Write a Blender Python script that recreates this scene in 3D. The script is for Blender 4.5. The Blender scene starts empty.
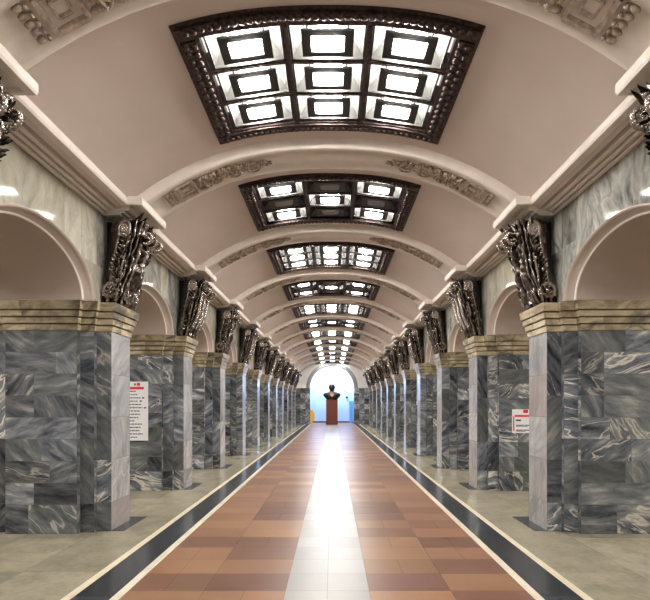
import bpy, bmesh, math, random
from mathutils import Vector, Matrix, noise as mnoise

R = random.Random(7)
PI = math.pi
C = bpy.context.scene.collection
S = 2.75                 # pillar spacing
Y0 = 5.95                # centre of the nearest pillar
N = 11                   # pillars in view per row (one more stands beside the camera)
YB, YE = -1.2, 35.8      # nave from behind the camera to the end wall
bays = [Y0 + S*i for i in range(-1, N)]

# ------------------------------------------------------------------ helpers
class MB:
    """collects faces with material index, per-face random colour and uv in metres"""
    def __init__(s): s.v = []; s.f = []; s.m = []; s.c = []; s.uv = []; s.sm = []
    def face(s, pts, m=0, c=(.5,.5,.5), uv=None, smooth=False):
        n = len(s.v); s.v += [tuple(p) for p in pts]
        s.f.append(tuple(range(n, n+len(pts)))); s.m.append(m); s.c.append(c); s.sm.append(smooth)
        s.uv.append(uv or [(0,0)]*len(pts))
    def grid(s, rows, m=0, c=(.5,.5,.5), smooth=True, closed=False):
        """rows: list of equally long point lists; shared vertices"""
        n0 = len(s.v); w = len(rows[0])
        for r in rows: s.v += [tuple(p) for p in r]
        for i in range(len(rows)-1):
            for j in range(w if closed else w-1):
                k = (j+1) % w
                s.f.append((n0+i*w+j, n0+i*w+k, n0+(i+1)*w+k, n0+(i+1)*w+j))
                s.m.append(m); s.c.append(c); s.sm.append(smooth); s.uv.append([(0,0)]*4)
    def cap(s, pts, m=0, c=(.5,.5,.5)): s.face(pts, m, c)
    def box(s, lo, hi, m=0, c=(.5,.5,.5), M=None):
        x0,y0,z0 = lo; x1,y1,z1 = hi
        P = [Vector(p) for p in ((x0,y0,z0),(x1,y0,z0),(x1,y1,z0),(x0,y1,z0),(x0,y0,z1),(x1,y0,z1),(x1,y1,z1),(x0,y1,z1))]
        if M: P = [M @ p for p in P]
        for q in ((0,3,2,1),(4,5,6,7),(0,1,5,4),(1,2,6,5),(2,3,7,6),(3,0,4,7)):
            s.face([P[k] for k in q], m, c)
    def ball(s, ctr, rad, seg=8, rings=5, M=None, m=0, c=(.5,.5,.5)):
        rows = []
        for i in range(rings+1):
            t = PI*i/rings
            rows.append([])
            for j in range(seg):
                a = 2*PI*j/seg
                p = Vector((math.sin(t)*math.cos(a)*rad[0], math.sin(t)*math.sin(a)*rad[1], math.cos(t)*rad[2]))
                if M: p = M @ p
                rows[-1].append(p + Vector(ctr))
        s.grid(rows, m, c, True, True)
    def tube(s, pts, rad, seg=8, m=0, closed=False, caps=True):
        pts = [Vector(p) for p in pts]; rows = []; n = len(pts)
        prev = None
        for i, p in enumerate(pts):
            if closed: t = pts[(i+1)%n] - pts[i-1]
            else: t = pts[min(i+1,n-1)] - pts[max(i-1,0)]
            t.normalize()
            up = prev if prev is not None else (Vector((0,0,1)) if abs(t.z) < .9 else Vector((1,0,0)))
            a = t.cross(up); a.normalize(); b = a.cross(t); prev = b
            r = rad[i] if isinstance(rad, (list,tuple)) else rad
            rows.append([p + a*math.cos(2*PI*k/seg)*r + b*math.sin(2*PI*k/seg)*r for k in range(seg)])
        if closed: rows.append(rows[0])
        s.grid(rows, m, (.5,.5,.5), True, True)
        if caps and not closed:
            s.face(rows[0], m); s.face(rows[-1][::-1], m)
    def build(s, name, mats, parent=None, weld=True, loc=None, recalc=True):
        me = bpy.data.meshes.new(name)
        me.from_pydata(s.v, [], s.f)
        uvl = me.uv_layers.new(name='uv'); k = 0
        for u in s.uv:
            for q in u: uvl.data[k].uv = q; k += 1
        at = me.attributes.new('rnd', 'FLOAT_COLOR', 'FACE')
        for i, c in enumerate(s.c): at.data[i].color = (c[0], c[1], c[2], 1)
        for i, p in enumerate(me.polygons): p.material_index = s.m[i]; p.use_smooth = s.sm[i]
        for m in (mats if isinstance(mats, (list,tuple)) else [mats]): me.materials.append(m)
        if weld:
            b = bmesh.new(); b.from_mesh(me)
            bmesh.ops.remove_doubles(b, verts=b.verts, dist=1e-5)
            if recalc: bmesh.ops.recalc_face_normals(b, faces=b.faces)
            b.to_mesh(me); b.free()
        o = bpy.data.objects.new(name, me); C.objects.link(o)
        if parent: o.parent = parent
        if loc: o.location = loc
        return o

def tag(o, label=None, cat=None, group=None, kind=None):
    if label: o['label'] = label
    if cat: o['category'] = cat
    if group: o['group'] = group
    if kind: o['kind'] = kind
    return o
def empty(name, loc=(0,0,0)):
    o = bpy.data.objects.new(name, None); C.objects.link(o); o.location = loc; o.empty_display_size = .2; return o
def struct(o): o['kind'] = 'structure'; return o
def copy_tree(o, parent=None):
    c = o.copy(); C.objects.link(c)
    if parent: c.parent = parent
    for ch in list(o.children): copy_tree(ch, c)
    return c
def rnd3(r=R): return (r.random(), r.random(), r.random())

# ------------------------------------------------------------------ materials
def new_mat(name):
    m = bpy.data.materials.new(name); m.use_nodes = True
    nt = m.node_tree; b = nt.nodes['Principled BSDF']
    return m, nt, b
def node(nt, t, **kw):
    n = nt.nodes.new(t)
    for k, v in kw.items(): setattr(n, k, v)
    return n
def ramp(nt, fac, stops):
    n = node(nt, 'ShaderNodeValToRGB'); e = n.color_ramp.elements
    while len(e) < len(stops): e.new(.5)
    for q, (p, c) in zip(e, stops): q.position = p; q.color = (*c, 1) if len(c) == 3 else c
    nt.links.new(fac, n.inputs[0]); return n.outputs[0]
def mixc(nt, fac, a, b, blend='MIX'):
    n = node(nt, 'ShaderNodeMix', data_type='RGBA', blend_type=blend)
    for sock, v in ((n.inputs['Factor'], fac), (n.inputs[6], a), (n.inputs[7], b)):
        if hasattr(v, 'links'): nt.links.new(v, sock)
        elif isinstance(v, (int, float)): sock.default_value = v
        else: sock.default_value = (*v, 1)
    return n.outputs[2]
def math_(nt, op, a, b=None, c=None):
    n = node(nt, 'ShaderNodeMath', operation=op)
    for i, v in enumerate((a, b, c)):
        if v is None: continue
        if hasattr(v, 'links'): nt.links.new(v, n.inputs[i])
        else: n.inputs[i].default_value = v
    return n.outputs[0]
def plain(name, col, rough=.6, metal=0, bump=0, bscale=20, var=0, spec=None):
    m, nt, b = new_mat(name)
    b.inputs['Roughness'].default_value = rough; b.inputs['Metallic'].default_value = metal
    if spec is not None: b.inputs['Specular IOR Level'].default_value = spec
    tc = node(nt, 'ShaderNodeTexCoord')
    no = node(nt, 'ShaderNodeTexNoise'); no.inputs['Scale'].default_value = bscale; no.inputs['Detail'].default_value = 5
    nt.links.new(tc.outputs['Object'], no.inputs['Vector'])
    d = tuple(max(0, c*(1-var)) for c in col); l = tuple(min(1, c*(1+var)) for c in col)
    nt.links.new(ramp(nt, no.outputs['Fac'], [(.3, d), (.7, l)]), b.inputs['Base Color'])
    if bump:
        bp = node(nt, 'ShaderNodeBump'); bp.inputs['Strength'].default_value = bump; bp.inputs['Distance'].default_value = .01
        nt.links.new(no.outputs['Fac'], bp.inputs['Height']); nt.links.new(bp.outputs[0], b.inputs['Normal'])
    return m
def emit(name, col, s):
    m, nt, b = new_mat(name)
    b.inputs['Base Color'].default_value = (.8,.8,.8,1)
    b.inputs['Emission Color'].default_value = (*col, 1); b.inputs['Emission Strength'].default_value = s
    return m
def marble(name, stops, vein_col, vein=.5, stretch=3.5, scale=2.2, rough=.16, tone=(.75, 1.3), rot=(-.9, .9), vein_w=.03, warm=None, warp=.35, dist=.6):
    """slabs: per-face 'rnd' turns, shifts and tints the veining; uv is in metres on each slab"""
    m, nt, b = new_mat(name)
    uv = node(nt, 'ShaderNodeUVMap', uv_map='uv')
    at = node(nt, 'ShaderNodeAttribute', attribute_name='rnd')
    sp = node(nt, 'ShaderNodeSeparateColor'); nt.links.new(at.outputs['Color'], sp.inputs[0])
    oi = node(nt, 'ShaderNodeObjectInfo')
    w = math_(nt, 'ADD', math_(nt, 'MULTIPLY', sp.outputs[1], 57.0), math_(nt, 'MULTIPLY', oi.outputs['Random'], 91.0))
    vr = node(nt, 'ShaderNodeVectorRotate', rotation_type='Z_AXIS')
    nt.links.new(uv.outputs[0], vr.inputs['Vector'])
    nt.links.new(math_(nt, 'ADD', math_(nt, 'MULTIPLY', sp.outputs[0], rot[1]-rot[0]), rot[0]), vr.inputs['Angle'])
    # soft warp before stretching
    nw = node(nt, 'ShaderNodeTexNoise', noise_dimensions='4D'); nw.inputs['Scale'].default_value = 1.6; nw.inputs['Detail'].default_value = 3
    nt.links.new(vr.outputs[0], nw.inputs['Vector']); nt.links.new(w, nw.inputs['W'])
    va = node(nt, 'ShaderNodeVectorMath', operation='MULTIPLY_ADD')
    nt.links.new(nw.outputs['Color'], va.inputs[0]); va.inputs[1].default_value = (warp,warp,warp); nt.links.new(vr.outputs[0], va.inputs[2])
    mp = node(nt, 'ShaderNodeMapping'); mp.inputs['Scale'].default_value = (1, stretch, 1); nt.links.new(va.outputs[0], mp.inputs['Vector'])
    n1 = node(nt, 'ShaderNodeTexNoise', noise_dimensions='4D'); n1.inputs['Scale'].default_value = scale; n1.inputs['Detail'].default_value = 9; n1.inputs['Roughness'].default_value = .62; n1.inputs['Distortion'].default_value = dist
    nt.links.new(mp.outputs[0], n1.inputs['Vector']); nt.links.new(w, n1.inputs['W'])
    col = ramp(nt, n1.outputs['Fac'], stops)
    n2 = node(nt, 'ShaderNodeTexNoise', noise_dimensions='4D'); n2.inputs['Scale'].default_value = scale*.55; n2.inputs['Detail'].default_value = 4; n2.inputs['Distortion'].default_value = .8
    nt.links.new(mp.outputs[0], n2.inputs['Vector']); nt.links.new(math_(nt, 'ADD', w, 13.7), n2.inputs['W'])
    ridge = math_(nt, 'ABSOLUTE', math_(nt, 'SUBTRACT', n2.outputs['Fac'], .5))
    vf = ramp(nt, ridge, [(0, (vein,)*3), (vein_w, (0,0,0))])
    # only some slabs carry strong white veins
    vf = math_(nt, 'MULTIPLY', vf, math_(nt, 'GREATER_THAN', sp.outputs[2], .6))
    col = mixc(nt, vf, col, vein_col)
    br = math_(nt, 'ADD', math_(nt, 'MULTIPLY', math_(nt, 'FRACT', math_(nt, 'MULTIPLY', sp.outputs[2], 7.3)), tone[1]-tone[0]), tone[0])
    cb = node(nt, 'ShaderNodeCombineColor')
    for i in range(3): nt.links.new(br, cb.inputs[i])
    col = mixc(nt, 1.0, col, cb.outputs[0], 'MULTIPLY')
    if warm:
        wf = math_(nt, 'MULTIPLY', math_(nt, 'GREATER_THAN', math_(nt, 'FRACT', math_(nt, 'MULTIPLY', sp.outputs[1], 5.1)), warm[1]), warm[2])
        col = mixc(nt, wf, col, warm[0])
    nt.links.new(col, b.inputs['Base Color'])
    b.inputs['Roughness'].default_value = rough
    return m

M_grey = marble('grey_veined_marble', [(.32,(.032,.038,.05)),(.44,(.115,.128,.15)),(.56,(.22,.23,.245)),(.68,(.46,.45,.43))], (.68,.64,.56), .85, 4.2, 2.3, .16, (.55,1.55), (-1.1,.9), .026, ((.20,.215,.19), .6, .3), .22, .3)
M_pale = marble('pale_grey_marble', [(.3,(.27,.275,.29)),(.5,(.40,.40,.41)),(.72,(.56,.55,.53))], (.75,.73,.70), .5, 3.0, 2.2, .15, (.85,1.15), (.5,1.9), .02, ((.42,.33,.30), .82, .4))
M_cap = marble('cream_banded_marble', [(.30,(.09,.085,.075)),(.43,(.30,.25,.17)),(.55,(.50,.43,.30)),(.72,(.68,.61,.47))], (.09,.09,.10), .75, 2.2, 2.6, .28, (.8,1.15), (-.5,.8), .04)
M_wall = marble('light_wall_marble', [(.32,(.12,.125,.125)),(.45,(.34,.34,.31)),(.58,(.50,.485,.44)),(.72,(.66,.64,.59))], (.18,.19,.20), .55, 3.2, 2.4, .07, (.65,1.15), (1.1,2.0), .03, ((.56,.51,.39), .5, .45))
M_joint = plain('slab_joint', (.13,.13,.125), .7)
M_capj = plain('cream_joint', (.10,.085,.06), .7)
M_walljoint = plain('wall_joint', (.26,.25,.22), .6)
M_plaster = plain('vault_plaster', (.61,.525,.475), .75, 0, .05, 1.2, .05)
M_white = plain('moulding_plaster', (.72,.655,.59), .6, 0, .05, 8, .04)
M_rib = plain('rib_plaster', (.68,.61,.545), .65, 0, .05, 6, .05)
M_relief = plain('shaded_relief_plaster', (.38,.305,.245), .7, 0, .3, 22, .35)  # darker than the rib: the relief's shadow is put into its colour
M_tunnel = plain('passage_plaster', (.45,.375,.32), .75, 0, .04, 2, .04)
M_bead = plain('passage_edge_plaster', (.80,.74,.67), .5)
M_lunette = plain('lunette_plaster', (.72,.70,.68), .7, 0, .03, 2, .04)
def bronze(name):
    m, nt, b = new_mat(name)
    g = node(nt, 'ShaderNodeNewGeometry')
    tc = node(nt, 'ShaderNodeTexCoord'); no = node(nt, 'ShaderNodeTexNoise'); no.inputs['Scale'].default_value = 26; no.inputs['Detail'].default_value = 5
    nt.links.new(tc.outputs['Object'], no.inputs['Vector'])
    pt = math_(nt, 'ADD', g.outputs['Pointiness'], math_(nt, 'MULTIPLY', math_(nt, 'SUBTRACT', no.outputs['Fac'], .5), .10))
    nt.links.new(ramp(nt, pt, [(.455, (.018,.015,.013)), (.505, (.085,.07,.06)), (.60, (.42,.37,.33))]), b.inputs['Base Color'])  # crevice shade and edge highlights put into the colour, broken up by noise
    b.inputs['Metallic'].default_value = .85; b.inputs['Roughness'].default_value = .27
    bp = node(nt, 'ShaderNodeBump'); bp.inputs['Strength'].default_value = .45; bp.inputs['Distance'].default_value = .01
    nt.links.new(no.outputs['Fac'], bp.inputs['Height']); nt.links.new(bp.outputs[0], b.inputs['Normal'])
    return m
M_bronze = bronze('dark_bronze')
M_bronze_d = plain('blackened_bronze', (.025,.022,.02), .5, .6, .2, 20, .2)
M_frame = plain('bronze_lamp_frame', (.085,.062,.058), .42, .7, .9, 26, .5)
M_refl = plain('pale_reflector', (.115,.112,.105), .4, .3, .03, 6, .08)
M_surr = plain('dark_lamp_surround', (.05,.047,.045), .5, .3)
M_lamp = emit('lit_lamp', (1.0,.98,.945), 88)
M_lampoff = plain('unlit_lamp', (.20,.19,.18), .4)
M_patch = plain('dark_floor_patch', (.075,.08,.085), .22, 0, .05, 12, .3)
M_granite = plain('red_granite', (.18,.052,.03), .22, 0, .1, 40, .3)
M_bust = plain('bust_bronze', (.07,.06,.058), .42, .8, .3, 14, .35)
M_coat = plain('bust_coat_bronze', (.13,.085,.072), .42, .8, .3, 10, .35)
M_yellow = plain('yellow_paint', (.80,.50,.10), .4, 0, .05, 6, .06)
M_blue = plain('blue_panel', (.16,.38,.72), .4, 0, .02, 5, .05)
M_alc = plain('alcove_blue_wall', (.36,.52,.80), .45, 0, .05, 1.4, .09)
M_black = plain('black_paint', (.02,.02,.02), .5)
M_paper = plain('white_paper', (.80,.80,.82), .6, 0, .02, 5, .02)
M_red = plain('red_print', (.70,.035,.05), .6)
M_ink = plain('dark_print', (.09,.09,.11), .6)
M_dim = plain('platform_plaster', (.42,.37,.33), .8)

# floor: per-face colour in 'rnd'
def floor_tile_mat(name, rough, nscale, var, grit=60):
    m, nt, b = new_mat(name)
    at = node(nt, 'ShaderNodeAttribute', attribute_name='rnd')
    tc = node(nt, 'ShaderNodeTexCoord')
    n1 = node(nt, 'ShaderNodeTexNoise'); n1.inputs['Scale'].default_value = nscale; n1.inputs['Detail'].default_value = 8
    n2 = node(nt, 'ShaderNodeTexNoise'); n2.inputs['Scale'].default_value = grit; n2.inputs['Detail'].default_value = 3
    nt.links.new(tc.outputs['Object'], n1.inputs['Vector']); nt.links.new(tc.outputs['Object'], n2.inputs['Vector'])
    f = math_(nt, 'ADD', math_(nt, 'MULTIPLY', n1.outputs['Fac'], .65), math_(nt, 'MULTIPLY', n2.outputs['Fac'], .35))
    c = mixc(nt, 1.0, at.outputs['Color'], ramp(nt, f, [(.3, (1-var,)*3), (.7, (1+var*.6,)*3)]), 'MULTIPLY')
    nt.links.new(c, b.inputs['Base Color'])
    b.inputs['Roughness'].default_value = rough; b.inputs['Specular IOR Level'].default_value = .45
    return m
M_ftile = floor_tile_mat('polished_floor_tile', .35, 1.3, .12)
M_fside = floor_tile_mat('grey_green_floor_stone', .20, 3, .28, 18)
M_fband = floor_tile_mat('dark_floor_band', .20, 6, .3)
M_fwhite = floor_tile_mat('white_floor_line', .3, 6, .12)

# ------------------------------------------------------------------ vault profile
def vz(x, drop=0): return 5.085 - drop - .83*(abs(x)/2.58)**2.4
def vslope(x):
    e = 1e-3; return (vz(x+e)-vz(x-e))/(2*e)
def vpt(x, off, y):      # point off metres below the vault surface, along its normal
    s = vslope(x); n = Vector((s, 0, -1)).normalized()
    return Vector((x + n.x*off, y, vz(x) + n.z*off))

PANEL_HX, PANEL_HY, FR = 1.365, .845, .17
panels_y = [Y0 - S/2 + .04 + S*i for i in range(-1, N+1)]
panels_y = [y for y in panels_y if y < YE-.9]
HX, HY = PANEL_HX-.08, PANEL_HY-.07
xs = sorted(set([-2.70+.1*i for i in range(55)] + [-HX, HX]))
xs = [x for x in xs if abs(abs(x)-HX) > .02 or abs(abs(x)-HX) < 1e-9]
ys = [YB, YE]
for y in panels_y: ys += [y-HY, y+HY]
ys = sorted(y for y in ys if YB <= y <= YE)
mb = MB()
for i in range(len(ys)-1):
    ymid = (ys[i]+ys[i+1])/2
    inpan = any(abs(ymid-y) < HY for y in panels_y)
    for j in range(len(xs)-1):
        if inpan and abs((xs[j]+xs[j+1])/2) < HX: continue
        a, b = xs[j], xs[j+1]
        mb.face([(a,ys[i],vz(a)),(b,ys[i],vz(b)),(b,ys[i+1],vz(b)),(a,ys[i+1],vz(a))], smooth=True)
struct(mb.build('ceiling', M_plaster, recalc=False))

# ------------------------------------------------------------------ ribs with reliefs
def rib_shape():
    prof = [(-.30,0),(-.295,.045),(-.275,.07),(-.262,.105),(-.25,.115),(-.165,.115),(-.155,.09),(.155,.09),(.165,.115),(.25,.115),(.262,.105),(.275,.07),(.295,.045),(.30,0)]
    m = MB(); rows = []
    xx = [-2.52 + 5.04*i/72 for i in range(73)]
    for x in xx: rows.append([vpt(x, o-.005, q) for q, o in prof])
    m.grid(rows, smooth=True); return m
def relief_shape(sgn):
    """the side half of a rib's relief: leaf row, framed panel, trophy of leaves fading to the crown"""
    r = random.Random(11); m = MB()
    def P(x, q, o): return vpt(sgn*x, .09+o, q)
    def M3(x):
        s = vslope(sgn*x); return Matrix.Rotation(-math.atan(s), 3, 'Y')
    for k in range(5):                                   # leaf row across the soffit
        q = -.13+.065*k
        m.ball(P(2.22, q, .008), (.042,.021,.03), 7, 5, M3(2.22))
        m.ball(P(2.17, q+.01, .02), (.018,.016,.026), 6, 4, M3(2.17))
    def bar(x0, q0, x1, q1, w, h):
        n = 4; rows = []
        for i in range(n+1):
            t = i/n; x = x0+(x1-x0)*t; q = q0+(q1-q0)*t
            if x0 == x1: a = [(x-w, q), (x+w, q)]
            else: a = [(x, q-w), (x, q+w)]
            (xa, qa), (xb, qb) = a
            rows.append([P(xa,qa,-.02), P(xa,qa,h), P(xb,qb,h), P(xb,qb,-.02)])
        m.grid(rows, smooth=False)
    for (x0,q0,x1,q1) in ((2.11,-.145,2.11,.145),(1.86,-.145,1.86,.145),(1.86,-.15,2.11,-.15),(1.86,.15,2.11,.15)): bar(x0,q0,x1,q1,.018,.035)
    for (x0,q0,x1,q1) in ((2.04,-.06,2.04,.06),(1.93,-.06,1.93,.06),(1.93,-.065,2.04,-.065),(1.93,.065,2.04,.065)): bar(x0,q0,x1,q1,.009,.022)
    for k in range(120):                                  # trophy: overlapping leaves, thinning to the crown
        t = (k/120)**1.15; x = 1.80 - 1.0*t
        q = r.uniform(-.13,.13)*(1-.55*t); a = r.uniform(0, PI); L = r.uniform(.032,.075)*(1-.35*t); w = L*r.uniform(.25,.45)
        m.ball(P(x, q, .008), (L, w, .042*(1-.55*t)), 7, 5, M3(x) @ Matrix.Rotation(a, 3, 'Z'))
    for k in range(6):                                   # ribbons
        x = 1.74-.13*k; pts = []
        for i in range(10):
            a = i/9*PI*1.5
            pts.append(P(x+.05*math.cos(a)-.01*i, (.07 if k % 2 else -.07)+.055*math.sin(a), .03))
        m.tube(pts, .011, 6)
    return m
rib0 = None
for i, yc in enumerate(bays):
    if rib0 is None:
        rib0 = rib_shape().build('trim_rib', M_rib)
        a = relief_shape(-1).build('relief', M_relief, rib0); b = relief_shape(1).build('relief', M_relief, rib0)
        o = rib0
    else: o = copy_tree(rib0)
    o.name = 'trim_%d' % (i+3); o.location = (0, yc, 0); struct(o)

# ------------------------------------------------------------------ cornices
def cornice(sgn):
    # (projection from wall, z)
    prof = [(-.30,4.140),(-.004,4.140),(.0,4.122),(.012,4.114),(.040,4.116),(.052,4.126),(.056,4.185),(.074,4.185),(.076,4.140),(.086,4.130),(.112,4.132),(.122,4.142),(.126,4.195),(.144,4.195),(.146,4.156),(.156,4.146),(.188,4.150),(.198,4.160),(.202,4.215),(.296,4.215),(.300,4.190),(.310,4.180),(.388,4.182),(.400,4.205),(.400,4.270),(.392,4.284),(.38,4.288),(-.04,4.300)]
    XW, JOG = 2.96, .19
    m = MB(); rows = []
    for o, z in prof:
        p = [(XW-o, YB)]
        for yc in bays:
            h = .22 + .45*max(0, o)
            p += [(XW-o, yc-h), (XW-JOG-o, yc-h), (XW-JOG-o, yc+h), (XW-o, yc+h)]
        p.append((XW-o, YE))
        rows.append([Vector((sgn*x, y, z)) for x, y in p])
    m.grid(rows, smooth=False)
    return m.build('trim_%d' % (1 if sgn < 0 else 2), M_white)
struct(cornice(-1)); struct(cornice(1))

# ------------------------------------------------------------------ nave walls with arches
AW, AH, AZ = .965, .66, 2.952
def wallx(z): return 2.96
def leanx(z): return 2.965 - .15*(z-2.95)/1.05
arch_c = [Y0 - S/2 + S*i for i in range(-1, N+1)]
def arch_z(y):
    for c in arch_c:
        t = (y-c)/AW
        if abs(t) < 1: return AZ + AH*math.sqrt(max(0, 1-t*t))
    return AZ
def make_wall(sgn):
    r = random.Random(5 if sgn < 0 else 9); m = MB()
    cuts = set([YB, YE]); edges = []
    y = YB; k = 0
    slabs = [YB]
    for c in arch_c:
        for d in (-1.375, -1.0, -.66, -.33, .0, .33, .66, 1.0): 
            if YB < c+d < YE: slabs.append(c+d)
    slabs = sorted(slabs) + [YE]
    ref = {}
    for k in range(len(slabs)-1):
        a, b = slabs[k], slabs[k+1]
        bay = int((a - (Y0-2*S))//S) + (0 if sgn < 0 else 1)
        tone = []
        while len(tone) < 3:
            t = rnd3(r); warm = (t[1]*5.1) % 1 > .5
            if warm == (bay % 2 == 1) or r.random() < .12: tone.append(t)
        n = max(2, int((b-a)/.035)); yy = [a+(b-a)*i/n for i in range(n+1)]
        zs = r.choice((3.42, 3.55, 3.62))
        for i in range(n):
            p, q = yy[i], yy[i+1]
            jn = 1 if i == 0 else 0
            zl, zh = arch_z(p), arch_z(q)
            for lo, hi, t in ((0, zs, 0), (zs, 4.15, 1)):
                a0, a1 = max(zl, lo), max(zh, lo)
                if a0 >= hi and a1 >= hi: continue
                b0 = max(hi, a0); b1 = max(hi, a1)
                mat = 0
                m.face([(sgn*wallx(a0),p,a0),(sgn*wallx(a1),q,a1),(sgn*wallx(b1),q,b1),(sgn*wallx(b0),p,b0)], mat, tone[t],
                       uv=[(p,a0),(q,a1),(q,b1),(p,b0)])
        # fine joint line at the slab edge
        z0 = arch_z(a); e = .0025
        m.face([(sgn*(wallx(z0)-.001),a-e,z0+.004),(sgn*(wallx(z0)-.001),a+e,z0+.004),(sgn*(wallx(4.15)-.001),a+e,4.15),(sgn*(wallx(4.15)-.001),a-e,4.15)], 1)
    return m.build('wall_left' if sgn < 0 else 'wall_right', [M_wall, M_walljoint], weld=False)
def make_arch(sgn):
    """splayed reveal and barrel passage of one bay, centred at y = 0"""
    m = MB(); n = 40
    def ring(w, h, dx):
        out = []
        for i in range(n+1):
            a = PI*i/n; z = AZ + h*math.sin(a)
            out.append(Vector((sgn*(wallx(z)+dx), -w*math.cos(a), z)))
        return out
    sp = [ring(AW, AH, 0), ring(AW-.012, AH-.012, -.006), ring(AW-.03, AH-.03, .03), ring(AW-.055, AH-.06, .11)]
    m.grid(sp, 0)
    m.grid([sp[-1], ring(AW-.068, AH-.072, .105), ring(AW-.078, AH-.082, .125)], 1)
    r0 = ring(AW-.078, AH-.082, .125)
    r1 = []
    for p in r0: r1.append(Vector((sgn*4.75, p.y, p.z)))
    m.grid([r0, r1], 0)
    return m
for sgn in (-1, 1):
    w = struct(make_wall(sgn)); first = None
    for c in arch_c:
        if c > YE-.5: continue
        if first is None:
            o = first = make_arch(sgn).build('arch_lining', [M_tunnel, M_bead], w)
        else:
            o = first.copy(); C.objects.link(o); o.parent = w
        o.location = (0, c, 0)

# ------------------------------------------------------------------ pillars
PX = 3.655
half = [(.825,.26),(.635,.26),(.635,.32),(.455,.32),(.455,.39)]
PLAN = [(u,-v) for u, v in half] + [(-u,-v) for u, v in half[::-1]] + [(-u,v) for u, v in half] + [(u,v) for u, v in half[::-1]]
KIND = []                       # kind of each plan edge
for i in range(len(PLAN)):
    a, b = PLAN[i], PLAN[(i+1) % len(PLAN)]
    L = math.hypot(b[0]-a[0], b[1]-a[1])
    KIND.append('body' if L > .8 else 'nave' if L > .4 else 'strip' if L > .12 else 'return')
def outnormal(a, b):
    d = Vector((b[0]-a[0], b[1]-a[1])).normalized(); return Vector((-d.y, d.x))
def offset_plan(o):
    out = []; n = len(PLAN)
    for i in range(n):
        p, q, r_ = PLAN[i-1], PLAN[i], PLAN[(i+1) % n]
        n1, n2 = outnormal(p, q), outnormal(q, r_)
        v = Vector(q) + (n1+n2)*o if abs(n1.dot(n2)) < .1 else Vector(q) + n1*o
        out.append(v)
    return out
Z_C0, Z_C1 = 2.59, 2.95
def shaft_shape(seed):
    r = random.Random(seed); m = MB(); J = .0022
    def tile(a, d, nrm, s0, s1, z0, z1, mat):
        def p(s, z): return Vector((a[0]+d[0]*s, a[1]+d[1]*s, z))
        c = rnd3(r)
        m.face([p(s0+J,z0+J),p(s1-J,z0+J),p(s1-J,z1-J),p(s0+J,z1-J)], mat, c, [(s0,z0),(s1,z0),(s1,z1),(s0,z1)])
        o = [p(s0,z0),p(s1,z0),p(s1,z1),p(s0,z1)]; i = [p(s0+J,z0+J),p(s1-J,z0+J),p(s1-J,z1-J),p(s0+J,z1-J)]
        for k in range(4): m.face([o[k],o[(k+1)%4],i[(k+1)%4],i[k]], 2)
    n = len(PLAN)
    for i in range(n):
        a, b = PLAN[i], PLAN[(i+1) % n]; L = math.hypot(b[0]-a[0], b[1]-a[1]); d = ((b[0]-a[0])/L, (b[1]-a[1])/L)
        k = KIND[i]; nrm = outnormal(a, b)
        zs = [0,.37] + [.37+.2775*j for j in range(1,9)]; zs[-1] = Z_C0
        if k == 'body':
            for j in range(len(zs)-1):
                c = [0, L*r.choice((.3,.38,.5,.6,.68)), L] if r.random() < .8 else [0, L]
                for q in range(len(c)-1): tile(a, d, nrm, c[q], c[q+1], zs[j], zs[j+1], 0)
        else:
            step = r.choice((2,3)); j = 1; zz = [0,.37]
            while j < 9:
                j = min(9, j+step); zz.append(zs[j]); step = 3 if k != 'nave' else 2
            for j in range(len(zz)-1): tile(a, d, nrm, 0, L, zz[j], zz[j+1], 1 if k == 'nave' else 0)
    return m
CPROF = [(0,2.585),(.014,2.592),(.020,2.658),(.010,2.663),(.010,2.671),(.036,2.675),(.044,2.742),(.034,2.747),(.034,2.755),(.060,2.759),(.068,2.826),(.058,2.831),(.058,2.839),(.083,2.843),(.098,2.93),(.10,2.945),(.095,2.95)]
def capital_shape(seed):
    r = random.Random(seed+50); m = MB(); P = [offset_plan(o) for o, z in CPROF]; n = len(PLAN)
    for i in range(n):
        L = (P[0][(i+1)%n]-P[0][i]).length
        cuts = [0, .34, .70, 1] if L > .8 else [0, .55, 1] if L > .4 else [0, 1]
        for q in range(len(cuts)-1):
            c = rnd3(r); s0, s1 = cuts[q], cuts[q+1]
            for k in range(len(CPROF)-1):
                z0, z1 = CPROF[k][1], CPROF[k+1][1]
                A = P[k][i].lerp(P[k][(i+1)%n], s0); B = P[k][i].lerp(P[k][(i+1)%n], s1)
                D = P[k+1][i].lerp(P[k+1][(i+1)%n], s0); E = P[k+1][i].lerp(P[k+1][(i+1)%n], s1)
                groove = CPROF[k+1][0] <= CPROF[k][0]+1e-6 and z1-z0 < .0095
                m.face([(A.x,A.y,z0),(B.x,B.y,z0),(E.x,E.y,z1),(D.x,D.y,z1)], 1 if groove else 0, c,
                       [(s0*L,z0),(s1*L,z0),(s1*L,z1),(s0*L,z1)])
    m.face([(p.x,p.y,Z_C1) for p in P[-1]], 0, (.5,.5,.3), [(p.x,p.y) for p in P[-1]])
    return m
ORD = ['', 'nearest', 'second', 'third', 'fourth', 'fifth', 'sixth', 'seventh', 'eighth', 'ninth', 'tenth', 'eleventh']
shafts = {}
pillars = []
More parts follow.
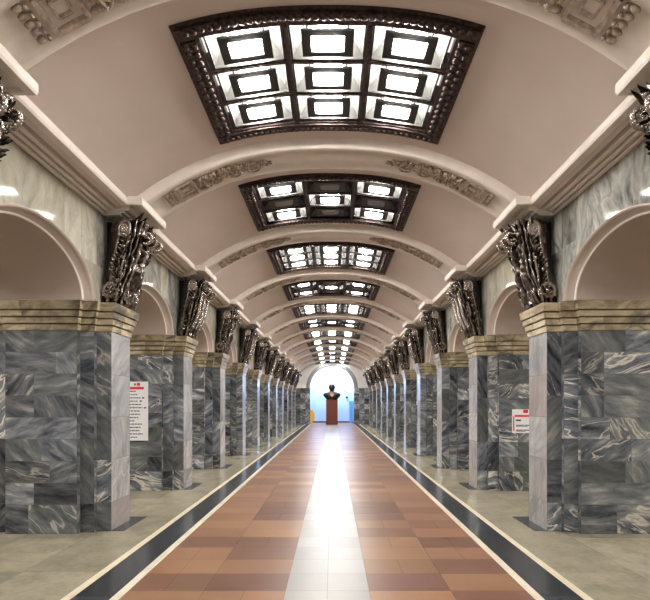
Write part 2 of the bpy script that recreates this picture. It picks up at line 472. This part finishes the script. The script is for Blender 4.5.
for sgn in (-1, 1):
    side = 'left' if sgn < 0 else 'right'
    for i, yc in enumerate(bays):
        p = empty('marble_pillar', (sgn*PX, yc, 0))
        p.rotation_euler.z = PI if sgn > 0 else 0
        key = i if i < 5 else 5 + (i % 3)
        key = (key, sgn)
        if key not in shafts:
            sd = key[0]*10 + (3 if sgn > 0 else 0)
            s = shaft_shape(sd).build('shaft', [M_grey, M_pale, M_joint], p, recalc=False)
            c = capital_shape(sd).build('capital', [M_cap, M_capj], p, recalc=False)
            shafts[key] = (s, c)
        else:
            for q in shafts[key]:
                d = q.copy(); C.objects.link(d); d.parent = p
        b = MB(); y0, y1 = (-.26, .45) if sgn < 0 else (-.45, .26)  # thin dark patch laid on the floor on the nave side
        b.box((.60,y0,0.0005),(.985,y1,.006)); o = b.build('floor_patch', M_patch, p); o['label'] = 'thin dark patch of floor at the foot of the pillar'
        if i == 0: lab = 'grey veined marble pillar beside the camera at the near end of the %s row' % side
        elif i == 1: lab = 'nearest grey marble pillar on the %s, standing large at the edge of the photo' % side
        elif i == 2: lab = 'second grey pillar on the %s, with a white and red %s on it' % (side, 'tall notice' if sgn < 0 else 'small notice')
        elif i == N: lab = 'last grey marble pillar of the %s row, next to the end wall' % side
        else: lab = '%s grey marble pillar from the camera in the %s row' % (ORD[i], side)
        tag(p, lab, 'pillar', 'marble pillars of the %s row' % side, 'thing')
        pillars.append(p)

# ------------------------------------------------------------------ bronze sculptures on the capitals
def sp(p, q, z):                # p out from the leaning wall, q along the row, z above capital; local to pillar centre line, nave = +x
    return Vector((PX - leanx(2.95+z) + p, q, z))
def prot(t):
    u = min(1, t/.5); return .165 + .04*min(1,t/.12) + .09*u*u*(3-2*u) + .07*max(0, (t-.5)/.5)**1.5
def drapery(var):
    r = random.Random(3+var); m = MB(); H = 1.10; rows = []
    nz, ns = 64, 84
    ph = [r.uniform(0, 6.28) for _ in range(12)]
    for iz in range(nz+1):
        t = iz/nz; z = .005 + H*t; P = prot(t); q0 = .237 + .025*min(1,t/.15) + .012*math.sin(t*PI*2+1)
        row = []
        for i in range(ns+1):
            s = i/ns
            # rounded U: near side, front, far side
            a = -PI/2 + PI*s
            ca, sa = max(0, math.cos(a)), math.sin(a)
            x = P*ca**.45; y = q0*math.copysign(abs(sa)**.55, sa)
            fold = math.sin(s*54 + 1.6*math.sin(t*3+ph[0]) + ph[1])
            fold = abs(fold)**.6*math.copysign(1, fold)
            f2 = math.sin(s*83 + t*9 + ph[2])*math.sin(t*11+s*17+ph[3])
            lump = mnoise.noise(Vector((s*9, t*7, var*5.3)))*1.0 + mnoise.noise(Vector((s*22, t*16, 3+var)))*.7
            d = .024*fold + .012*f2 + .042*lump
            edge = min(1, s/.05, (1-s)/.05)
            d *= edge
            n = Vector((ca*1.2+.15, sa*.9, 0)).normalized()
            row.append(sp(max(0.0, x + n.x*d), y + n.y*d, z))
        rows.append(row)
    m.grid(rows, smooth=True)
    m.face(rows[-1], 0); m.face(rows[0][::-1], 0)
    return m
def back_plate():
    m = MB(); q = .262
    P = [sp(-.004,-q,0), sp(.03,-q,0), sp(.03,q,0), sp(-.004,q,0)]
    T = [sp(-.004,-q,1.12), sp(.03,-q,1.12), sp(.03,q,1.12), sp(-.004,q,1.12)]
    for k in range(4): m.face([P[k],P[(k+1)%4],T[(k+1)%4],T[k]])
    m.face(P[::-1]); m.face(T)
    lo, hi = PX-2.955, sp(0,0,1.12).x
    m.box((lo,-.12,.55),(hi-.03,.12,1.12)); return m
def pole_shape(q, p, z1, lean):
    m = MB(); pts = [sp(p+lean*t*t, q, .03+z1*t) for t in [i/8 for i in range(9)]]
    m.tube(pts, .017, 8)
    for k in range(5): m.ball(pts[1+k]+Vector((.004,0,0)), (.024,.024,.012), 8, 4)
    return m
def finial_shape(q, p, z):
    m = MB(); c = sp(p, q, z); m.ball(c, (.028,.028,.045), 8, 6); m.ball(c+Vector((0,0,.055)), (.012,.012,.03), 6, 4); return m
def leaf(m, base, tip, w, curl):
    base, tip = Vector(base), Vector(tip); d = tip-base; L = d.length; d.normalize()
    side = d.cross(Vector(curl)); side.normalize(); up = Vector(curl).normalized()
    rows = []
    for i in range(9):
        t = i/8; ww = w*math.sin(PI*min(1,t*.9+.1))**.8
        ctr = base + d*L*t + up*(math.sin(t*PI*.5)**2*L*.35)
        ser = 1+.18*math.sin(t*22)
        rows.append([ctr-side*ww*ser, ctr-side*ww*.5+up*.006, ctr+up*.018, ctr+side*ww*.5+up*.006, ctr+side*ww*ser])
    m.grid(rows); 
    rows = [[p-up*.008 for p in r_] for r_ in rows]; m.grid([r_[::-1] for r_ in rows])
def crest_shape(var):
    r = random.Random(var+20); m = MB()
    for k in range(13):
        q = -.24 + .04*k; z = .97 + r.uniform(-.04,.05)
        leaf(m, sp(.18, q, z-.06), sp(.36+r.uniform(-.03,.05), q*1.1, z+r.uniform(-.02,.10)), .038, (.2,0,1))
    for k in range(8):
        q = -.21+.06*k
        leaf(m, sp(.27, q, .92), sp(.41+r.uniform(-.02,.03), q, .86+r.uniform(-.04,.04)), .034, (1,0,.2))
    for k in range(10):
        q = r.uniform(-.22,.22); m.ball(sp(.29+r.uniform(0,.09), q, .95+r.uniform(-.05,.12)), (.03,.03,.03), 7, 5)
    return m
def scroll_shape(q):
    m = MB(); pts = []; rad = []
    for i in range(26):
        a = -1.9 + i/25*5.4; R_ = .075 - .048*i/25
        pts.append(sp(  .43 + R_*math.cos(a), q, .90 + R_*math.sin(a)*1.15)); rad.append(.022-.010*i/25)
    m.tube(pts, rad, 8)
    for i in range(0, 22, 2): m.ball(pts[i], (.020,.032,.020), 7, 5)
    return m
def wreath_shape(q, z, Rr, p):
    """leafy ring lying on the near or far flank"""
    m = MB(); n = 26
    for i in range(n):
        a = 2*PI*i/n
        c = sp(p + Rr*.75*math.cos(a), q, z + Rr*math.sin(a))
        m.ball(c, (.024,.022,.040), 7, 5, Matrix.Rotation(-a+.5, 3, 'Y'))
    for i in range(9):
        a = 2*PI*i/9; m.ball(sp(p+Rr*.4*math.cos(a), q, z+Rr*.45*math.sin(a)), (.022,.022,.03), 7, 5)
    m.ball(sp(p, q, z), (.03,.026,.03), 8, 5)
    return m
def gear_shape(q, z, Rr, p, turn):
    m = MB(); seg = 40; rows = [[],[],[],[]]; pts = []
    for i in range(seg):
        a = 2*PI*i/seg; k = 1.10 if i % 4 < 2 else .96
        for j, (rr, dq) in enumerate(((.62,-.022),(k,-.022),(k,.022),(.62,.022))):
            rows[j].append(sp(p + Rr*rr*math.cos(a)*turn[0], q + dq*turn[0] + Rr*rr*math.cos(a)*turn[1], z + Rr*rr*math.sin(a)))
    m.grid(rows, smooth=False, closed=True); m.grid([rows[3], rows[0]], smooth=False, closed=True)
    for i in range(4):
        a = PI*i/4
        m.tube([sp(p+Rr*.65*math.cos(a)*turn[0], q+Rr*.65*math.cos(a)*turn[1], z+Rr*.65*math.sin(a)), sp(p-Rr*.65*math.cos(a)*turn[0], q-Rr*.65*math.cos(a)*turn[1], z-Rr*.65*math.sin(a))], .010, 6)
    m.ball(sp(p,q,z), (.026,.026,.026), 8, 5)
    return m
def garland_shape(q):
    m = MB()
    for k in range(17):
        t = k/16; z = .86 - .66*t
        tt = z/1.0; p = prot(tt) + .03 + .02*math.sin(t*PI)
        for s in (-1, 1):
            m.ball(sp(p, q+s*.022, z), (.020,.034,.026), 8, 5, Matrix.Rotation(s*.6, 3, 'X'))
    return m
def spray_shape(s, var):
    r = random.Random(40+var+s); m = MB()
    for k in range(16):
        t = k/15; z = .10 + .74*t
        pc = .12 + .10*t + .03*math.sin(t*9)
        for d in (-1, 1):
            leaf(m, sp(pc, s*.262, z), sp(pc+d*r.uniform(.05,.075), s*(.285+r.uniform(0,.02)), z+r.uniform(.05,.09)), .022, (0, s, .1))
        if k % 3 == 1: m.ball(sp(pc+r.uniform(-.04,.04), s*.28, z), (.026,.026,.03), 7, 5)
    return m
def sculpture(var):
    root = empty('bronze_sculpture')
    back_plate().build('back_plate', M_bronze_d, root)
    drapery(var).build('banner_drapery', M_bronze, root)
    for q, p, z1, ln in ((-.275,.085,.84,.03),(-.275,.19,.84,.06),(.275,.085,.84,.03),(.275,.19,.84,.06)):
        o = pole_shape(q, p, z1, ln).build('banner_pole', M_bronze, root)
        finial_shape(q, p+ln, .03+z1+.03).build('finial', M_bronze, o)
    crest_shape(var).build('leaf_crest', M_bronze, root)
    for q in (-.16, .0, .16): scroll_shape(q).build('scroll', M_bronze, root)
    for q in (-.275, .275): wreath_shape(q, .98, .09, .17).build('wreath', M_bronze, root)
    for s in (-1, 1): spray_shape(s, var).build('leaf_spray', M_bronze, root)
    if var == 0:
        for s in (-1, 1):
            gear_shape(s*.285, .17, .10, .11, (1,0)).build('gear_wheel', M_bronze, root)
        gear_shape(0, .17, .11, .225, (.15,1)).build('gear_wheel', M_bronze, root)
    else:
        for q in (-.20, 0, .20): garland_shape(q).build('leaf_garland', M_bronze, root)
    return root
protos = [sculpture(0), sculpture(1)]
used = [False, False]
for sgn in (-1, 1):
    side = 'left' if sgn < 0 else 'right'
    for i, yc in enumerate(bays):
        v = 0 if i == 0 else (i+1) % 2
        if not used[v]: o = protos[v]; used[v] = True
        else: o = copy_tree(protos[v])
        o.location = (sgn*PX, yc, 2.95); o.rotation_euler.z = PI if sgn > 0 else 0
        if i == 0: lab = 'dark bronze banner sculpture cut off at the top %s corner of the photo' % side
        elif i == 1: lab = 'largest dark bronze banner sculpture on the %s, on the nearest pillar' % side
        elif i == N: lab = 'dark bronze banner sculpture on the last pillar of the %s row' % side
        else: lab = 'dark bronze banner sculpture on the %s pillar of the %s row' % (ORD[i], side)
        tag(o, lab, 'sculpture', 'bronze sculptures above the %s pillars' % side)
# left row pillars face +x already (nave = +x local); right row is turned half round

# ------------------------------------------------------------------ ceiling light panels
IX, IY = PANEL_HX-.20, PANEL_HY-.165
DROP = .045
def strip(m, xa, xb, ya, yb, o0, o1, n=1, prof=None):
    """bar between xa..xb and ya..yb hanging from o0 to o1 below the vault"""
    rows = []
    for i in range(n+1):
        x = xa+(xb-xa)*i/n
        rows.append([vpt(x,o0,ya), vpt(x,o1,ya), vpt(x,o1,yb), vpt(x,o0,yb)])
    m.grid(rows, smooth=False, closed=True); m.face(rows[0]); m.face(rows[-1][::-1])
def frame_shape():
    r = random.Random(2); m = MB()
    for s in (-1, 1):
        y0, y1 = sorted((s*IY, s*PANEL_HY))
        strip(m, -PANEL_HX, PANEL_HX, y0, y1, -.05, .025, 40)
        strip(m, -PANEL_HX+.02, PANEL_HX-.02, *sorted((s*(IY+.02), s*(PANEL_HY-.025))), .02, DROP, 40)
        x0, x1 = sorted((s*IX, s*PANEL_HX))
        strip(m, x0, x1, -IY, IY, -.05, .025, 6)
        xa, xb = sorted((s*(IX+.03), s*(PANEL_HX-.03))); strip(m, xa, xb, -IY, IY, .02, DROP, 6)
        strip(m, *sorted((s*(IX-.0), s*(IX+.02))), -IY, IY, -.22, .02, 1)
        strip(m, -IX, IX, *sorted((s*IY, s*(IY+.02))), -.22, .02, 40)
        for k in range(15):                       # leaf moulding along the ends
            y = -IY + 2*IY*(k+.5)/15
            x = s*(PANEL_HX-.10)
            for d in (-.035, .035):
                m.ball(vpt(x+d, DROP, y+d*.4), (.036,.040,.024), 7, 5, Matrix.Rotation(.6*s, 3, 'Z'))
        for k in range(36):                       # and along the long sides
            x = -PANEL_HX+.06 + (2*PANEL_HX-.12)*(k+.5)/36
            m.ball(vpt(x, DROP, s*(PANEL_HY-.065)), (.042,.034,.022), 7, 5, Matrix.Rotation(.5, 3, 'Z'))
    return m
def bar_y(x):
    m = MB(); strip(m, x-.026, x+.026, -IY, IY, -.20, .03); strip(m, x-.010, x+.010, -IY, IY, .028, .045); return m
def bar_x(y):
    m = MB(); strip(m, -IX, IX, y-.018, y+.018, -.20, .008, 30); strip(m, -IX, IX, y-.007, y+.007, .006, .018, 30); return m
CW, CH = 2*IX/3-.052, 2*IY/3-.036
def coffer_shape():
    m = MB(); a = [(-CW/2,-CH/2),(CW/2,-CH/2),(CW/2,CH/2),(-CW/2,CH/2)]; k, kz = .66, .17
    for i in range(4):
        p, q = a[i], a[(i+1)%4]
        m.face([(p[0],p[1],0),(q[0],q[1],0),(q[0]*k,q[1]*k,kz),(p[0]*k,p[1]*k,kz)])
    m.face([(x*k,y*k,kz) for x, y in a])
    # thin lip
    for i in range(4):
        p, q = a[i], a[(i+1)%4]
        m.face([(p[0],p[1],0),(q[0],q[1],0),(q[0]*.95,q[1]*.94,-.012),(p[0]*.95,p[1]*.94,-.012)])
        m.face([(q[0]*.95,q[1]*.94,-.012),(p[0]*.95,p[1]*.94,-.012),(p[0]*.93,p[1]*.92,.02),(q[0]*.93,q[1]*.92,.02)])
    return m
def surround_shape():
    m = MB(); o = (.245,.150); i = (.160,.092)
    for z0, z1 in ((-.022,.0),):
        P = lambda s, z: [(-s[0],-s[1],z),(s[0],-s[1],z),(s[0],s[1],z),(-s[0],s[1],z)]
        A, B, Cc, D = P(o,z0), P(i,z0), P(o,z1), P(i,z1)
        for k in range(4):
            n = (k+1)%4
            m.face([A[k],A[n],B[n],B[k]]); m.face([Cc[k],Cc[n],D[n],D[k]]); m.face([A[k],A[n],Cc[n],Cc[k]]); m.face([B[k],B[n],D[n],D[k]])
    for x in (-.19,.19):
        for y in (-.12,.12): m.box((x-.006,y-.006,.0),(x+.006,y+.006,.169))
    return m
def lamp_shape():
    m = MB(); rows = []; n = 28
    for (sc, z) in ((.82,-.030),(.98,-.022),(1,-.012),(1,.080),(.9,.090)):
        row = []
        for k in range(n):
            a = 2*PI*k/n; ca, sa = math.cos(a), math.sin(a)
            row.append((.154*sc*math.copysign(abs(ca)**.35, ca), .088*sc*math.copysign(abs(sa)**.35, sa), z))
        rows.append(row)
    m.grid(rows, smooth=True, closed=True); m.face(rows[0][::-1]); m.face(rows[-1]); return m
def make_panel(lit):
    root = empty('light_panel')
    frame_shape().build('frame', M_frame, root)
    for x in (-IX/3, IX/3): bar_y(x).build('glazing_bar', M_frame, root)
    for y in (-IY/3, IY/3): bar_x(y).build('glazing_bar', M_frame, root)
    first = None
    for iy in (-1,0,1):
        for ix in (-1,0,1):
            on = lit(ix, iy); x = ix*2*IX/3
            if first is None:
                cf = first = coffer_shape().build('coffer', M_refl, root)
                s0 = surround_shape().build('lamp_surround', M_surr, cf)
                l1 = lamp_shape().build('lamp', M_lamp, cf)
                l0 = l1.data.copy(); l0.materials.clear(); l0.materials.append(M_lampoff)
                mon = l1.data
                lp = l1
            else:
                cf = first.copy(); C.objects.link(cf); cf.parent = root
                for q in (s0, l1):
                    d = q.copy(); C.objects.link(d); d.parent = cf
                    if q is l1: lp = d
            lp.data = mon if on else l0
            if not on: lp['label'] = 'unlit lamp'
            c = vpt(x, -.005, iy*2*IY/3)
            cf.location = c; cf.rotation_euler = (0, -math.atan(vslope(x)), 0)
    return root
full = make_panel(lambda a, b: True)
part = make_panel(lambda a, b: (a*b != 0) or (a == 0 and b == 0))
fu = pu = False
for k, y in enumerate(panels_y):
    if k % 2 == 1:
        o = full if not fu else copy_tree(full); fu = True
    else:
        o = part if not pu else copy_tree(part); pu = True
    o.location = (0, y, 0)
    n = k
    if k == 0: lab = 'bronze framed ceiling light panel overhead, just above the top edge of the photo'
    elif k == 1: lab = 'largest ceiling light panel in a dark bronze frame, all nine lamps lit'
    elif k == 2: lab = 'second ceiling light panel from the camera, five of nine lamps lit'
    elif k == len(panels_y)-1: lab = 'farthest ceiling light panel, small, just before the end wall arch'
    else: lab = '%s ceiling light panel from the camera, %s' % (ORD[k], 'all nine lamps lit' if k % 2 else 'some lamps dark')
    tag(o, lab, 'ceiling light', 'ceiling light panels down the vault', 'thing')

# ------------------------------------------------------------------ floor
fl = MB(); fr = random.Random(21); RY = .39; J = .0009
def ft(x0, x1, y0, y1, m, c):
    fl.face([(x0+J,y0+J,0),(x1-J,y0+J,0),(x1-J,y1-J,0),(x0+J,y1-J,0)], m, c)
TAN, BRN = (.285,.163,.097), (.155,.082,.061)
ny = int((39.2-YB)/RY)+1
cols = [-1.756,-1.45,-1.09,-.73,-.37,0,.37,.73,1.09,1.45,1.756]
for r_ in range(ny):
    y0 = YB + r_*RY; y1 = min(39.2, y0+RY)
    flip = {}; joined = {}
    for k in range(10):
        x0, x1 = cols[k], cols[k+1]
        if 4 <= k <= 5:
            b = fr.uniform(.92,1.06); c = (.27*b,.258*b,.243*b)
        else:
            blk = k//2 if k < 4 else (k-6)//2+3
            if blk not in flip:
                w = (r_ + blk) % 2
                if fr.random() < .22: w = 1-w
                flip[blk] = (w, fr.uniform(.85,1.15), fr.uniform(0,.35))
            w, b, mx = flip[blk]
            a, d = (TAN, BRN) if w else (BRN, TAN)
            c = tuple((a[q]*(1-mx)+d[q]*mx)*b*fr.uniform(.97,1.03) for q in range(3))
            first = k in (0, 2, 6, 8)
            if first: joined[blk] = fr.random() < .6
            if joined[blk]:
                if first: ft(x0, cols[k+2], y0, y1, 0, c)
                continue
        ft(x0, x1, y0, y1, 0, c)
for s in (-1, 1):
    y = YB
    while y < YE-.01:
        y1 = min(YE, y+.62)
        b = fr.uniform(.8,1.15)
        for (a, c_, m, col) in ((1.756,1.838,3,(.66,.60,.50)),(1.838,2.168,2,(.055*b,.06*b,.066*b)),(2.168,2.25,3,(.66,.58,.44))):
            x0, x1 = sorted((s*a, s*c_)); ft(x0, x1, y, y1, m, col)
        y = y1
    y = YB
    while y < YE-.01:
        y1 = min(YE, y+1.1)
        for (a, c_) in ((2.25,3.0),(3.0,3.8),(3.8,4.6),(4.6,5.4),(5.4,6.6),(6.6,7.8)):
            b = fr.uniform(.9,1.1); x0, x1 = sorted((s*a, s*c_)); ft(x0, x1, y, y1, 1, (.325*b,.295*b,.222*b))
        y = y1
fl.face([(-7.8,YB,-.002),(7.8,YB,-.002),(7.8,39.4,-.002),(-7.8,39.4,-.002)], 1, (.10,.085,.07))
struct(fl.build('floor', [M_ftile, M_fside, M_fband, M_fwhite], weld=False))

# ------------------------------------------------------------------ platform sides beyond the arches
for s, nm in ((-1,'left'),(1,'right')):
    m = MB(); m.face([(s*7.8,YB,0),(s*7.8,YE,0),(s*7.8,YE,3.4),(s*7.8,YB,3.4)])
    struct(m.build('wall_platform_'+nm, M_dim))
    m = MB(); rows = []
    for i in range(17):
        a = PI*i/16; x = 6.2-1.6*math.cos(a); rows.append([(s*x,YB,3.3+.9*math.sin(a)),(s*x,YE,3.3+.9*math.sin(a))])
    m.grid(rows)
    m.face([(s*4.6,YB,3.3),(s*4.6,YE,3.3),(s*4.6,YE,3.66),(s*4.6,YB,3.66)])
    struct(m.build('ceiling_platform_'+nm, M_dim))

# ------------------------------------------------------------------ end wall, arch and alcove
AR, ASP, AXC = 1.80, 2.95, -.03
def end_wall():
    m = MB(); r = random.Random(4); y = YE
    zs = [0,.37]+[.37+.43*i for i in range(1,7)]
    for s in (-1, 1):
        x = s*7.8 if False else s*4.5
        edges = [AR, 2.2, 2.62, 3.05, 3.6, 4.6, 7.8]
        for k in range(len(edges)-1):
            for j in range(len(zs)-1):
                a, b = AXC+s*edges[k] if k == 0 else s*edges[k], s*edges[k+1]
                m.face([(a,y,zs[j]),(b,y,zs[j]),(b,y,zs[j+1]),(a,y,zs[j+1])], 0, rnd3(r), [(a,zs[j]),(b,zs[j]),(b,zs[j+1]),(a,zs[j+1])])
        # jamb of the opening
        m.face([(AXC+s*AR,y,0),(AXC+s*AR,y+.45,0),(AXC+s*AR,y+.45,ASP),(AXC+s*AR,y,ASP)], 0, rnd3(r), [(0,0),(.45,0),(.45,ASP),(0,ASP)])
    # plaster lunette above, with the round-headed hole
    n = 48
    top = 5.3
    for i in range(n):
        a0, a1 = PI*i/n, PI*(i+1)/n
        p0 = (AXC-AR*math.cos(a0), ASP+AR*math.sin(a0)); p1 = (AXC-AR*math.cos(a1), ASP+AR*math.sin(a1))
        m.face([(p0[0],y,p0[1]),(p1[0],y,p1[1]),(p1[0],y,top),(p0[0],y,top)], 1)
        m.face([(p0[0],y,p0[1]),(p1[0],y,p1[1]),(p1[0],y+.45,p1[1]),(p0[0],y+.45,p0[1])], 1)
    for s in (-1, 1): m.face([(AXC+s*AR,y,ASP),(s*7.8,y,ASP),(s*7.8,y,top),(AXC+s*AR,y,top)], 1)
    return m.build('wall_end', [M_grey, M_lunette], weld=False)
we = struct(end_wall())
m = MB(); rows = []
for i in range(49):
    a = PI*i/48; ca, sa = -math.cos(a), math.sin(a)
    rows.append([Vector((AXC+ca*rr, YE-dy, ASP+sa*rr)) for rr, dy in ((AR-.01,-.02),(AR-.01,.05),(AR+.05,.07),(AR+.20,.07),(AR+.24,.05),(AR+.30,.05),(AR+.32,0))])
m.grid(rows, smooth=False); 
o = m.build('archivolt', plain('archivolt_stone', (.27,.275,.27), .5, 0, .1, 8, .15), we)
# alcove behind
m = MB(); m.face([(-3.0,39.0,0),(3.0,39.0,0),(3.0,39.0,5.6),(-3.0,39.0,5.6)]); struct(m.build('wall_alcove_back', M_alc))
for s, nm in ((-1,'left'),(1,'right')):
    m = MB(); m.face([(s*2.6,YE+.45,0),(s*2.6,39.0,0),(s*2.6,39.0,5.6),(s*2.6,YE+.45,5.6)]); struct(m.build('wall_alcove_'+nm, M_alc))
m = MB(); m.face([(-2.6,YE+.4,5.55),(2.6,YE+.4,5.55),(2.6,39,5.55),(-2.6,39,5.55)]); struct(m.build('ceiling_alcove', M_lunette))
m = MB(); m.box((-2.6,38.95,0),(2.6,39.0,.11)); struct(m.build('baseboard_alcove', M_black))

# ------------------------------------------------------------------ bust on its pedestal
px, py = -.04, 35.62
m = MB()
m.box((-.49,-.42,0),(.49,.42,.06)); m.box((-.465,-.40,.06),(.465,.40,1.92)); m.box((-.48,-.41,1.92),(.48,.41,2.0))
ped = empty('pedestal', (px, py-.0, 0)); tag(ped, 'tall square red granite pedestal under the bronze bust', 'pedestal')
o = m.build('block', M_granite, ped)
def loft(table, n=28, yo=0):
    m = MB(); rows = []
    for z, hx, hy, cy, pw in table:
        rows.append([(hx*math.copysign(abs(math.cos(2*PI*k/n))**pw, math.cos(2*PI*k/n)), cy+hy*math.copysign(abs(math.sin(2*PI*k/n))**pw, math.sin(2*PI*k/n)), z) for k in range(n)])
    m.grid(rows, closed=True); m.face(rows[0][::-1]); m.face(rows[-1]); return m
bust = loft([(0,.42,.28,0,.8),(.05,.45,.30,0,.8),(.14,.54,.33,0,.8),(.24,.64,.35,0,.8),(.34,.70,.35,0,.8),(.44,.70,.33,0,.8),(.52,.65,.30,.01,.85),(.58,.54,.26,.02,.9),(.62,.38,.22,.02,1),(.66,.24,.19,.01,1),(.70,.19,.18,-.01,1),(.74,.18,.18,-.02,1),
             (.76,.16,.20,-.05,1),(.80,.20,.23,-.05,1),(.86,.225,.245,-.04,1),(.95,.24,.255,-.03,1),(1.04,.25,.26,-.01,1),(1.12,.245,.26,0,1),(1.20,.21,.23,.01,1),(1.26,.145,.17,.01,1),(1.295,.06,.08,.01,1),(1.30,.01,.02,.01,1)]).build('portrait_bust', M_bust)
bust.location = (px, py, 2.0); tag(bust, 'dark bronze bust of a bald man in a coat on red pedestal', 'bust')
m = MB(); m.ball((0,-.28,.97),(.032,.05,.065),8,6); m.ball((0,-.265,1.0),(.022,.04,.06),8,6); m.build('nose', M_bust, bust)
for s in (-1,1):
    m = MB(); m.ball((s*.25,-.0,.97),(.022,.045,.07),8,6); m.build('ear', M_bust, bust)
    m = MB(); m.ball((s*.08,-.245,1.035),(.06,.03,.018),8,5); m.ball((s*.078,-.235,1.0),(.03,.025,.018),8,5); m.build('eye', M_bust, bust)
m = MB(); m.ball((0,-.235,.795),(.06,.06,.075),8,6); m.ball((0,-.255,.885),(.085,.03,.018),8,5); m.build('beard', M_bust, bust)
coat = MB(); coat.grid([[(hx*k_*math.cos(2*PI*k/28), cy+hy*k_*math.sin(2*PI*k/28), z) for k in range(28)] for z, hx, hy, cy, k_ in ((.0,.42,.29,0,1.0),(.08,.48,.32,0,1.03),(.20,.56,.36,0,1.03),(.34,.60,.37,0,1.02),(.46,.56,.35,.0,1.02),(.56,.42,.29,.01,1.03),(.65,.26,.21,0,1.02))], closed=True)
coat = coat.build('coat', M_coat, bust)
for s in (-1,1):
    m = MB(); leaf(m, (s*.10,-.19,.66), (s*.05,-.36,.15), .085, (0,-1,.15)); m.build('lapel', M_coat, coat)

# ------------------------------------------------------------------ small things at the end of the hall
r_ = empty('yellow_board', (-1.85, 37.3, 0)); tag(r_, 'yellow rounded standing board half hidden at left edge of the end arch', 'board')
m = MB(); n = 36
for y0 in (-.03,):
    f = [(.36*math.cos(2*PI*k/n), -.03, .62+.56*math.sin(2*PI*k/n)) for k in range(n)]; b_ = [(x,.03,z) for x, _, z in f]
    m.face(f); m.face(b_[::-1]); m.grid([f, b_], closed=True, smooth=True)
m.build('board', M_yellow, r_)
m = MB(); m.box((-.20,-.14,0),(.20,.14,.05)); m.box((-.06,-.02,.05),(.06,.02,.14)); m.build('stand', M_yellow, r_)
r_ = empty('blue_screen', (1.66, 38.0, 0)); tag(r_, 'narrow blue upright panel at right inside the end arch', 'panel')
m = MB(); m.box((-.20,-.03,.05),(.20,.03,1.86)); m.build('screen', M_blue, r_)
m = MB(); m.box((-.23,-.10,0),(-.13,.10,.05)); m.box((.13,-.10,0),(.23,.10,.05)); m.box((-.21,-.035,1.84),(.21,.035,1.89)); m.build('screen_frame', M_blue, r_)
def fixture(x, z, w, label):
    e = empty('wall_box', (x, 38.99, z)); tag(e, label, 'wall box')
    m = MB(); m.box((-w,-.08,-w),(w,0,w)); m.build('housing', M_black, e)
    m = MB(); m.tube([(0,-.08,0),(0,-.13,0)], w*.55, 12); m.build('lens', M_black, e)
fixture(1.28, 2.24, .085, 'larger dark box on the blue alcove wall, right of the bust')
fixture(1.10, 2.80, .045, 'tiny dark box on the alcove wall, above the larger dark box')

# ------------------------------------------------------------------ notices on the second pillars
def notice(x0, x1, z0, z1, y, label, draw):
    e = empty('notice_sheet', ((x0+x1)/2, y, z0)); tag(e, label, 'notice')
    w, h = x1-x0, z1-z0
    m = MB(); m.box((-w/2,-.004,0),(w/2,0,h)); m.build('paper', M_paper, e)
    def rect(name, mat, rects):
        m = MB()
        for (a, b, c, d) in rects: m.face([(-w/2+a*w,-.0046,b*h),(-w/2+c*w,-.0046,b*h),(-w/2+c*w,-.0046,d*h),(-w/2+a*w,-.0046,d*h)])
        m.build(name, mat, e)
    draw(rect)
yb = Y0 + S - .39 - .003
def draw_left(rect):
    rr = random.Random(8)
    rect('header_bar', M_red, [(.12,.868,.82,.91)]); rect('red_logo', M_red, [(.52,.928,.66,.978)])
    L = [(.40,.935,.48,.97)]
    for k, ln in enumerate((.22,.28,.42,.32,.46,.50,.38,.42,.34,.16,.48,.42,.38,.52,.30)):
        z = .835-.0555*k; x = .12
        while x < .12+ln+.12:
            wd = rr.uniform(.06,.16); L.append((x, z-.009, min(x+wd, .12+ln+.14), z+.009)); x += wd+.02
        if k in (2,3,5): L.append((.12+ln+.2, z-.012, .12+ln+.30, z+.012))
    for q in L: rect('printed_word', M_ink, [q])
notice(-3.90, -3.455, .955, 2.075, yb, 'tall white notice with red header and text lines on the left second pillar', draw_left)
def draw_right(rect):
    rect('header_bar', M_red, [(.11,.68,.92,.76)]); rect('side_bar', M_red, [(.05,.08,.10,.70)]); rect('red_logo', M_red, [(.50,.84,.72,.985)])
    for q in [(.80,.86,.86,.97),(.17,.50,.40,.57),(.17,.31,.52,.345),(.55,.31,.90,.345),(.17,.27,.70,.295),(.17,.10,.48,.14),(.50,.10,.88,.14),(.17,.06,.60,.085)]: rect('printed_word', M_ink, [q])
notice(3.445, 3.865, 1.10, 1.55, yb, 'small white notice with red header and red side bar on the right pillar', draw_right)

# ------------------------------------------------------------------ light
def area(name, loc, rot, sx, sy, power, col=(1,1,1)):
    l = bpy.data.lights.new(name, 'AREA'); l.shape = 'RECTANGLE'; l.size = sx; l.size_y = sy; l.energy = power; l.color = col
    o = bpy.data.objects.new(name, l); C.objects.link(o); o.location = loc; o.rotation_euler = rot; return o
area('alcove_lamp', (0, 37.7, 5.45), (math.radians(16), 0, 0), 4.4, .4, 480, (.98,.99,1))
for s in (-1, 1):
    area('platform_lamp', (s*6.2, 17, 3.9), (0,0,0), 1.0, 34, 900, (1,.95,.88))
w = bpy.data.worlds.new('hall_ambient'); bpy.context.scene.world = w; w.use_nodes = True
bg = w.node_tree.nodes['Background']; bg.inputs[0].default_value = (1,.95,.9,1); bg.inputs[1].default_value = .9

# ------------------------------------------------------------------ camera
cd = bpy.data.cameras.new('camera'); cam = bpy.data.objects.new('camera', cd); C.objects.link(cam)
cam.location = (.05, 0, 1.65); cam.rotation_euler = (PI/2, 0, 0)
cd.sensor_width = 36; cd.lens = 438/650*36; cd.shift_x = -8/650; cd.shift_y = 104/650; cd.clip_start = .05; cd.clip_end = 200
sc = bpy.context.scene; sc.camera = cam
sc.view_settings.view_transform = 'Standard'
sc.view_settings.exposure = 0
try: sc.view_settings.look = 'Medium High Contrast'
except Exception: pass
